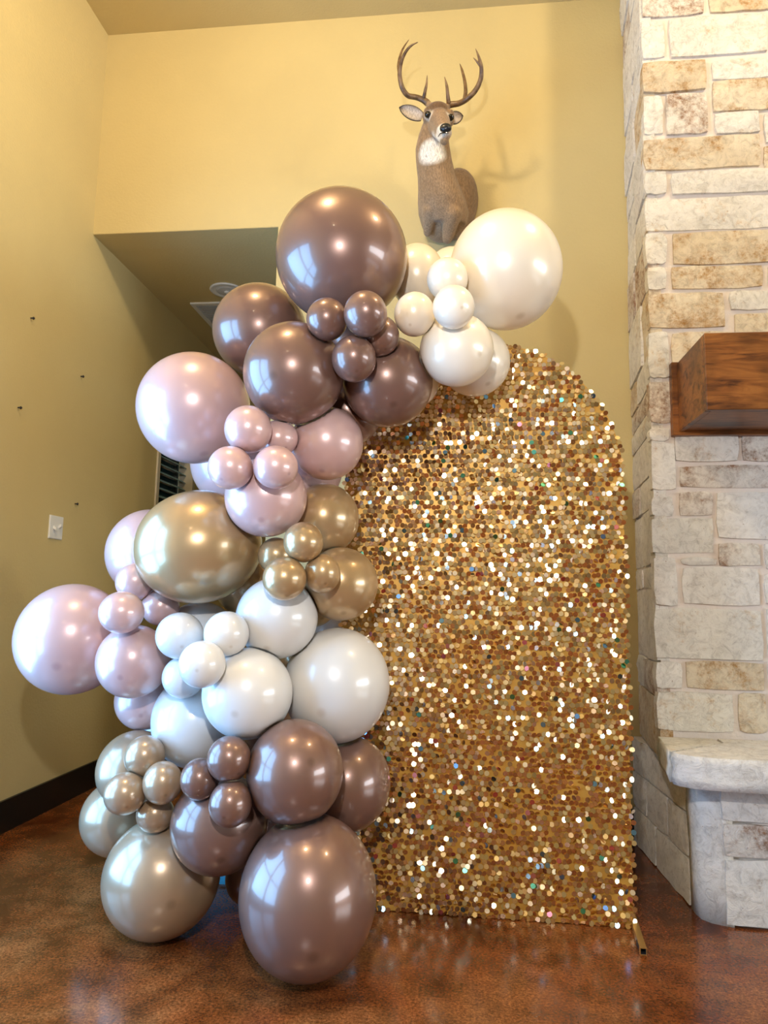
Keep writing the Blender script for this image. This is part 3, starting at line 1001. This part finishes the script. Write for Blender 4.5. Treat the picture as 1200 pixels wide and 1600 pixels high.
LABEL.update({
    'B1': 'largest brown balloon topping the garland, next to the deer',
    'B2': 'medium brown balloon tucked behind, against the recess opening',
    'B3': 'medium brown balloon between the blush balloons and the upper brown cluster',
    'B4': 'medium brown balloon overlapping the top of the sequin backdrop',
    'B5': 'brown balloon mostly hidden, between pink balloon and sequin backdrop',
    'C1': 'largest cream balloon, above the sequin arch below the deer mount',
    'C2': 'cream balloon peeking out beside the largest brown balloon',
    'C3': 'cream balloon mostly hidden just below the deer mount',
    'C7': 'medium cream balloon hanging under the small cream cluster',
    'C8': 'cream balloon half hidden against the sequin arch top',
    'C9': 'sliver of cream balloon behind the brown balloon at the sequin backdrop',
    'P1': 'largest blush pink balloon in front of the recess',
    'P2': 'medium blush pink balloon against the sequin backdrop',
    'P3': 'medium blush pink balloon below the small pink cluster',
    'P8': 'pale pink balloon mostly hidden between big pink and big gold balloons',
    'P9': 'pale pink balloon mostly hidden above the gold balloon by the sequins',
    'G1': 'large oval gold balloon, biggest of the gold ones',
    'G2': 'medium gold balloon under the pink balloon, touching the sequin backdrop',
    'G3': 'medium gold balloon above the big white balloon, touching the sequin backdrop',
    'G8': 'dark gold balloon mostly hidden between white and gold balloons by the sequins',
    'G9': 'gold balloon mostly hidden under the oval gold balloon, behind white ones',
    'L1': 'pale dusty pink balloon half hidden behind the oval gold balloon',
    'L2': 'largest dusty pink balloon sticking out towards the yellow wall',
    'L3': 'medium dusty pink balloon between big pink and white balloons',
    'L7': 'dusty pink balloon half hidden above the champagne balloons',
    'W1': 'white balloon below the small gold cluster',
    'W2': 'white balloon mostly hidden behind the small white cluster, under oval gold',
    'W7': 'white balloon in the middle of the white ones, before the others',
    'W8': 'white balloon above the small champagne and brown clusters',
    'W9': 'largest white balloon, touching the sequin backdrop',
    'W11': 'sliver of white balloon behind the edge of the sequin backdrop',
    'W12': 'sliver of white balloon between dusty pink and champagne balloons',
    'D1': 'medium brown balloon directly under the largest white balloon',
    'D2': 'brown balloon against the lower part of the sequin backdrop',
    'D3': 'huge egg-shaped brown balloon resting on the floor',
    'D4': 'medium brown balloon under the lower brown cluster, above the floor',
    'D8': 'brown balloon mostly hidden near the floor behind the huge egg-shaped one',
    'E1': 'largest champagne balloon resting on the floor',
    'E2': 'champagne balloon low beside the black baseboard',
    'F1': 'dark gold filler balloon deep in the gap beside the largest white balloon',
    'F4': 'brown filler balloon showing in the gap inside the upper brown cluster',
    'F2': 'brown filler balloon deep in the gap above the medium brown balloon under white',
    'F3': 'brown filler balloon deep in the gap above the huge egg-shaped balloon',
    'E3': 'champagne balloon behind the small champagne cluster, under the dusty pink ones',
})
rb = random.Random(3)
BAL = []
for key, colr, c, rx, rz, lean, spot in BALLOONS:
    ob = bpy.data.objects.new('balloon', BM[colr])
    COL.objects.link(ob)
    c = Vector(c)
    view = (c - CAM).normalized()
    side = view.cross(Vector((0, 0, 1))).normalized()
    upv = side.cross(view)
    if lean:
        R_ = Matrix.Rotation(math.radians(lean), 3, view)
        side, upv = R_ @ side, R_ @ upv
    frame_ = Matrix((side, view, upv)).transposed()
    if spot is None:
        spot = (rb.uniform(-0.5, 0.5), rb.uniform(0.45, 0.8))
    # turn the crown towards where it shows, then stretch in the upright frame
    dx, dy = spot
    dz = math.sqrt(max(0.05, 1 - dx * dx - dy * dy))
    crown = Vector((dx, -dz, -dy)).normalized()
    turn = Vector((0, -1, 0)).rotation_difference(crown).to_matrix()
    S = Matrix.Diagonal((rx, math.sqrt(rx * rz), rz))
    ob.matrix_world = Matrix.Translation(c) @ (frame_ @ S @ turn).to_4x4()
    tag(ob, LABEL[key], 'balloon', GROUP.get(key, 'large balloons of the garland'))
    BAL.append((ob, c, frame_ @ S))
# where two balloons press together they flatten against each other
for ia, (ob, c, E_) in enumerate(BAL):
    Ei = E_.inverted()
    planes, near = [], []
    for ib, (ob2, c2, E2) in enumerate(BAL):
        if ia == ib:
            continue
        d = c2 - c
        L = d.length
        u = d / L
        ri, rj = (E_.transposed() @ u).length, (E2.transposed() @ u).length
        if L < ri * 1.15 + rj * 1.15:
            near.append((c2, E2.inverted()))
        if L < ri + rj:
            t = (L * L + ri * ri - rj * rj) / (2 * L)
            planes.append((u, min(max(t, ri * 0.6), ri) - 0.001))
    if not near:
        continue
    me_ = ob.data.copy()
    ob.data = me_
    W = ob.matrix_world
    Wi = W.inverted()
    for v in me_.vertices:
        w = W @ v.co
        moved = False
        for u, t in planes:
            s = (w - c).dot(u)
            if s > t:
                w = w - u * (s - t)
                moved = True
        for c2, E2i in near:
            for _ in range(12):
                if (E2i @ (w - c2)).length < 1.012:
                    w = c + (w - c) * 0.98
                    moved = True
                else:
                    break
        if moved:
            v.co = Wi @ w

# blue box glimpsed behind the balloons
bm = bmesh.new()
box(bm, -1.05, -0.80, 2.76, 2.98, 0.0, 0.22)
bmesh.ops.bevel(bm, geom=bm.edges[:], offset=0.012, segments=2, affect='EDGES')
o_ = mesh_obj('storage_box', bm, simple('blue_plastic', (0.05, 0.30, 0.42), 0.45))
tag(o_, 'small blue box on the floor glimpsed between champagne and brown balloons', 'box')

# ================================================================ deer shoulder mount
deer = empty('deer_mount', (-0.02, YW, 2.95))
tag(deer, 'mounted whitetail buck head and shoulders with antlers on the yellow wall', 'deer mount')


def ellipsoid(b_, c, r, mtx=None, seg=20, rings=12):
    c = Vector(c)
    mt = mtx or Matrix.Identity(3)
    rows = []
    for i in range(1, rings):
        t = PI * i / rings
        rows.append([b_.verts.new(c + mt @ Vector((r[0] * math.sin(t) * math.cos(2 * PI * k / seg), r[1] * math.sin(t) * math.sin(2 * PI * k / seg), r[2] * math.cos(t)))) for k in range(seg)])
    t0 = b_.verts.new(c + mt @ Vector((0, 0, r[2])))
    t1 = b_.verts.new(c - mt @ Vector((0, 0, r[2])))
    for k in range(seg):
        b_.faces.new((t0, rows[0][k], rows[0][(k + 1) % seg]))
        b_.faces.new((t1, rows[-1][(k + 1) % seg], rows[-1][k]))
    for r0, r1 in zip(rows, rows[1:]):
        for k in range(seg):
            b_.faces.new((r0[k], r1[k], r1[(k + 1) % seg], r0[(k + 1) % seg]))


def loft(b_, rings, seg=24):
    """rings: (centre, axis_a, axis_b) half axes; closed at both ends"""
    R_ = []
    for c, a, d in rings:
        R_.append([b_.verts.new(c + a * math.cos(2 * PI * k / seg) + d * math.sin(2 * PI * k / seg)) for k in range(seg)])
    for r0, r1 in zip(R_, R_[1:]):
        for k in range(seg):
            b_.faces.new((r0[k], r0[(k + 1) % seg], r1[(k + 1) % seg], r1[k]))
    b_.faces.new(R_[0])
    b_.faces.new(R_[-1])


def capsule(b_, p, q, r0, r1, seg=16, n=5):
    p, q = Vector(p), Vector(q)
    pts, rad = [], []
    d = (q - p).normalized()
    for i in range(n):
        a = PI / 2 * (1 - i / n)
        pts.append(p - d * r0 * math.sin(a)); rad.append(max(r0 * math.cos(a), 0.001))
    pts.append(p); rad.append(r0)
    pts.append(q); rad.append(r1)
    for i in range(1, n + 1):
        a = PI / 2 * i / n
        pts.append(q + d * r1 * math.sin(a)); rad.append(max(r1 * math.cos(a), 0.001))
    tube(b_, pts, rad, seg)


X, Yv, Zv = Vector((1, 0, 0)), Vector((0, 1, 0)), Vector((0, 0, 1))
PXM = 3.45 / FPX                                   # metres per photo pixel at the mount's distance
bm = bmesh.new()
# neck column, from the cut under the chest up to the skull
neck = [  # photo x centre, y, depth, half width px, half depth m
    (694, 352, 3.43, 36, 0.115), (693, 335, 3.41, 41, 0.135), (690, 315, 3.385, 39, 0.145), (686, 295, 3.355, 34, 0.135), (682, 275, 3.33, 30.5, 0.122),
    (678, 252, 3.30, 29, 0.112), (676, 232, 3.28, 27.5, 0.105), (677, 214, 3.26, 24, 0.096), (680, 198, 3.235, 21.5, 0.082), (683, 186, 3.215, 20, 0.07)]
rings = []
for i, (cx, cy, d, hw, hd) in enumerate(neck):
    rings.append((at(cx, cy, d), X * hw * PXM, (Yv * 0.96 + Zv * 0.28) * hd))
loft(bm, rings)
# shoulder swelling back to the wall
ellipsoid(bm, at(712, 320, 3.50), (0.118, 0.145, 0.190), Matrix.Rotation(math.radians(8), 3, 'Y'))
ellipsoid(bm, at(690, 330, 3.46), (0.118, 0.125, 0.165))
# brisket and the two upper leg stumps
capsule(bm, at(672, 330, 3.335), at(668, 363, 3.40), 0.042, 0.022)
capsule(bm, at(706, 335, 3.335), at(699, 373, 3.40), 0.052, 0.026)
# skull, cheeks, muzzle, jaw
SK = at(684, 180, 3.19)
ellipsoid(bm, SK + Vector((0, 0, -0.006)), (0.070, 0.085, 0.052))
ellipsoid(bm, at(668, 183, 3.17), (0.026, 0.040, 0.030))
ellipsoid(bm, at(702, 187, 3.17), (0.026, 0.040, 0.030))
NOSE = at(696, 202, 2.985)
BR = at(686, 181, 3.13)
capsule(bm, BR + Vector((0, 0.01, -0.012)), NOSE + Vector((0, 0.03, 0.002)), 0.052, 0.030)
capsule(bm, at(684, 197, 3.16), NOSE + Vector((-0.006, 0.04, -0.030)), 0.048, 0.019)
# brow ridges and pedicles
ellipsoid(bm, at(669, 173, 3.145), (0.022, 0.024, 0.014))
ellipsoid(bm, at(703, 177, 3.145), (0.022, 0.024, 0.014))
capsule(bm, at(672, 166, 3.19), at(667, 159, 3.195), 0.018, 0.014)
capsule(bm, at(698, 168, 3.19), at(702, 162, 3.195), 0.018, 0.014)
body = mesh_obj('body', bm, None)
rm = body.modifiers.new('remesh', 'REMESH')
rm.mode = 'VOXEL'
rm.voxel_size = 0.0055
sm = body.modifiers.new('smooth', 'SMOOTH')
sm.factor = 0.6
sm.iterations = 6
dg = bpy.context.evaluated_depsgraph_get()
me = bpy.data.meshes.new_from_object(body.evaluated_get(dg))
body.modifiers.clear()
body.data = me
# flat back against the wall
for v in me.vertices:
    if v.co.y > YW - 0.001:
        v.co.y = YW - 0.001
for p in me.polygons:
    p.use_smooth = True
# coat colours
BROWN, LIGHT, DARKB, WHT, GREYB = Vector((0.20, 0.115, 0.052)), Vector((0.33, 0.22, 0.125)), Vector((0.085, 0.045, 0.02)), Vector((0.80, 0.74, 0.64)), Vector((0.30, 0.215, 0.14))
def blob(p, c, r, soft=0.5):
    """1 inside, falling to 0 at the rim; r may be a triple"""
    d = Vector(((p.x - c.x) / r[0], (p.y - c.y) / r[1], (p.z - c.z) / r[2])).length
    return max(0.0, min(1.0, (1 - d) / soft))
throat = at(674, 234, 3.18)
chin = at(688, 210, 3.03)
eyeL, eyeR = at(668.5, 179.5, 3.118), at(704.5, 184, 3.118)
muzz = at(691, 199, 3.00)
crown_ = at(685, 166, 3.13)
shoul = at(735, 305, 3.48)
ca = me.color_attributes.new('coat', 'FLOAT_COLOR', 'POINT')
for i, v in enumerate(me.vertices):
    p = v.co
    n = noise.noise(p * 30) * 0.5 + noise.noise(p * 90) * 0.3
    c = LIGHT.lerp(BROWN, max(0, min(1, 0.35 + n * 0.5)))
    # greyer brisket, darker back of the shoulder
    c = c.lerp(GREYB, 0.7 * blob(p, at(675, 345, 3.36), (0.13, 0.14, 0.16), 0.7))
    c = c.lerp(BROWN * 0.75, 0.8 * blob(p, shoul, (0.10, 0.16, 0.20), 0.6))
    c = c.lerp(WHT, blob(p, throat, (0.088, 0.12, 0.066), 0.35))
    c = c.lerp(WHT, 0.95 * blob(p, chin, (0.07, 0.12, 0.04), 0.4))
    if p.z > SK.z - 0.06:
        c = c.lerp(DARKB * 1.3, 0.9 * blob(p, crown_, (0.085, 0.13, 0.06), 0.6))
        bridge = at(690, 186, 3.07)
        c = c.lerp(DARKB * 1.5, 0.7 * blob(p, bridge, (0.028, 0.09, 0.05), 0.6))
    for e in (eyeL, eyeR):
        c = c.lerp(WHT, 0.9 * blob(p, e, (0.036, 0.045, 0.033), 0.4))
        c = c.lerp(DARKB * 0.4, blob(p, e, (0.021, 0.034, 0.018), 0.3))
    w = blob(p, muzz, (0.055, 0.045, 0.034), 0.4)
    c = c.lerp(WHT, 0.8 * w)
    ca.data[i].color = (c.x, c.y, c.z, 1)
m, nt, b = new_mat('deer_coat')
a_ = node(nt, 'ShaderNodeAttribute', attribute_name='coat')
tc = node(nt, 'ShaderNodeTexCoord')
mp = node(nt, 'ShaderNodeMapping')
mp.inputs['Scale'].default_value = (1.0, 1.0, 0.25)
nt.links.new(tc.outputs['Object'], mp.inputs['Vector'])
nz = node(nt, 'ShaderNodeTexNoise', Scale=190.0, Detail=5.0, Roughness=0.75)
nt.links.new(mp.outputs['Vector'], nz.inputs['Vector'])
rr = ramp(nt, [(0.3, (0.45, 0.43, 0.41)), (0.7, (1.4, 1.38, 1.35))])
nt.links.new(nz.outputs['Fac'], rr.inputs['Fac'])
mx = node(nt, 'ShaderNodeMix', data_type='RGBA', blend_type='MULTIPLY')
mx.inputs['Factor'].default_value = 1.0
nt.links.new(a_.outputs['Color'], mx.inputs['A'])
nt.links.new(rr.outputs['Color'], mx.inputs['B'])
nt.links.new(mx.outputs['Result'], b.inputs['Base Color'])
bp = node(nt, 'ShaderNodeBump', Strength=0.5, Distance=0.004)
nt.links.new(nz.outputs['Fac'], bp.inputs['Height'])
nt.links.new(bp.outputs['Normal'], b.inputs['Normal'])
b.inputs['Roughness'].default_value = 0.75
b.inputs['Specular IOR Level'].default_value = 0.25
b.inputs['Sheen Weight'].default_value = 0.2
me.materials.clear()
me.materials.append(m)
adopt(body, deer)

# eyes
M_EYE = simple('glass_eye', (0.006, 0.004, 0.003), 0.06)
for e, off in ((eyeL, Vector((0, -0.002, 0))), (eyeR, Vector((0.0, -0.002, 0)))):
    bm = bmesh.new()
    ellipsoid(bm, e + off, (0.0165, 0.017, 0.0150), None, 16, 10)
    adopt(mesh_obj('eye', bm, M_EYE, None, True), deer)
# nose pad with nostrils
bm = bmesh.new()
N0 = NOSE + Vector((0.001, -0.004, 0.004))
ellipsoid(bm, N0, (0.027, 0.018, 0.021))
ellipsoid(bm, N0 + Vector((-0.014, 0.0, -0.004)), (0.013, 0.016, 0.012))
ellipsoid(bm, N0 + Vector((0.014, 0.0, -0.004)), (0.013, 0.016, 0.012))
nose = adopt(mesh_obj('nose', bm, simple('nose_leather', (0.010, 0.011, 0.013), 0.3), None, True), deer)
# mouth line
bm = bmesh.new()
pts, rad = smooth_path([NOSE + Vector((-0.034, 0.022, -0.020)), NOSE + Vector((-0.022, -0.001, -0.020)), NOSE + Vector((-0.004, -0.010, -0.024)), NOSE + Vector((0.014, -0.002, -0.021))], [0.0015, 0.0025, 0.0025, 0.0015])
tube(bm, pts, rad, 6)
adopt(mesh_obj('mouth', bm, M_EYE), deer)

# ears: cupped leaves with pale lining and dark rim
def ear(base, tip, width, face, name='ear'):
    base, tip = Vector(base), Vector(tip)
    ax = tip - base
    L = ax.length
    ax.normalize()
    face = Vector(face)
    face = (face - ax * face.dot(ax)).normalized()
    sd = ax.cross(face)
    b_ = bmesh.new()
    nu, nv = 10, 8
    grid, colr = [], []
    for i in range(nu + 1):
        u = i / nu
        w = width * (math.sin(PI * min(1, (u * 0.86 + 0.14))) ** 0.62) * (1 if u < 0.97 else 0.5)
        if i == nu:
            w = width * 0.04
        row_ = []
        for j in range(nv + 1):
            v = -1 + 2 * j / nv
            depth = 0.45 * width * (1 - v * v) * math.sin(PI * (0.15 + 0.75 * (1 - u)))
            row_.append(b_.verts.new(base + ax * L * u + sd * v * w - face * depth))
            colr.append(max(abs(v) ** 6, u ** 8))
        grid.append(row_)
    for i in range(nu):
        for j in range(nv):
            b_.faces.new((grid[i][j], grid[i + 1][j], grid[i + 1][j + 1], grid[i][j + 1]))
    o2 = mesh_obj(name, b_, None, None, True)
    c2 = o2.data.color_attributes.new('coat', 'FLOAT_COLOR', 'POINT')
    for i, t in enumerate(colr):
        c = Vector((0.52, 0.45, 0.38)).lerp(Vector((0.05, 0.035, 0.025)), min(1, t))
        c2.data[i].color = (c.x, c.y, c.z, 1)
    o2.data.materials.append(m)
    sd_ = o2.modifiers.new('thick', 'SOLIDIFY')
    sd_.thickness = 0.004
    adopt(o2, deer)
    return o2
ear(at(660, 183, 3.20), at(623.5, 167.5, 3.17), 0.036, (0.25, -1, -0.25))
ear(at(701, 186, 3.20), at(724, 181, 3.20), 0.031, (-0.1, -1, -0.45))

# antlers
m2, nt, b = new_mat('antler_bone')
tc = node(nt, 'ShaderNodeTexCoord')
nz = node(nt, 'ShaderNodeTexNoise', Scale=40.0, Detail=4.0)
nt.links.new(tc.outputs['Object'], nz.inputs['Vector'])
r_ = ramp(nt, [(0.35, (0.075, 0.038, 0.016)), (0.62, (0.20, 0.115, 0.05))])
nt.links.new(nz.outputs['Fac'], r_.inputs['Fac'])
nt.links.new(r_.outputs['Color'], b.inputs['Base Color'])
b.inputs['Roughness'].default_value = 0.4
def antler(parts):
    b_ = bmesh.new()
    for pts_, radii in parts:
        pts3 = [at(*q) for q in pts_]
        P_, R2 = smooth_path(pts3, radii, 5)
        tube(b_, P_, R2, 10)
    return adopt(mesh_obj('antler', b_, m2, None, True), deer)
antler([
    ([(668, 161, 3.195), (661, 156, 3.19), (650, 152, 3.18), (637, 149, 3.15), (628, 136, 3.12), (624.5, 116, 3.09), (627, 97, 3.06), (634, 81, 3.03), (643, 71, 3.01), (653, 66, 3.0)],
     [0.017, 0.015, 0.013, 0.0125, 0.012, 0.011, 0.009, 0.007, 0.005, 0.0015]),
    ([(625, 118, 3.09), (622.5, 104, 3.10), (626, 85, 3.12), (632, 72, 3.13), (639, 62, 3.14)], [0.008, 0.0075, 0.006, 0.004, 0.001]),
    ([(662, 154, 3.185), (664, 144, 3.16), (666.5, 131, 3.14), (667.5, 117.5, 3.13)], [0.011, 0.008, 0.006, 0.001]),
])
antler([
    ([(701, 164, 3.195), (708, 163, 3.19), (717, 161.5, 3.18), (729, 155, 3.15), (743, 141, 3.12), (751, 123, 3.09), (752, 105, 3.06), (748, 89, 3.04), (743, 76, 3.03)],
     [0.017, 0.015, 0.0135, 0.013, 0.0125, 0.0115, 0.0095, 0.006, 0.001]),
    ([(751, 104, 3.06), (746, 97, 3.05), (739.5, 90, 3.04)], [0.007, 0.005, 0.001]),
    ([(701, 162, 3.185), (699.5, 148, 3.16), (698, 134, 3.14), (694.5, 120, 3.13)], [0.012, 0.009, 0.007, 0.001]),
    ([(726, 156, 3.155), (727.5, 142, 3.16), (726, 126, 3.17), (722, 110, 3.18), (718.5, 99.5, 3.185)], [0.011, 0.0095, 0.008, 0.006, 0.001]),
])
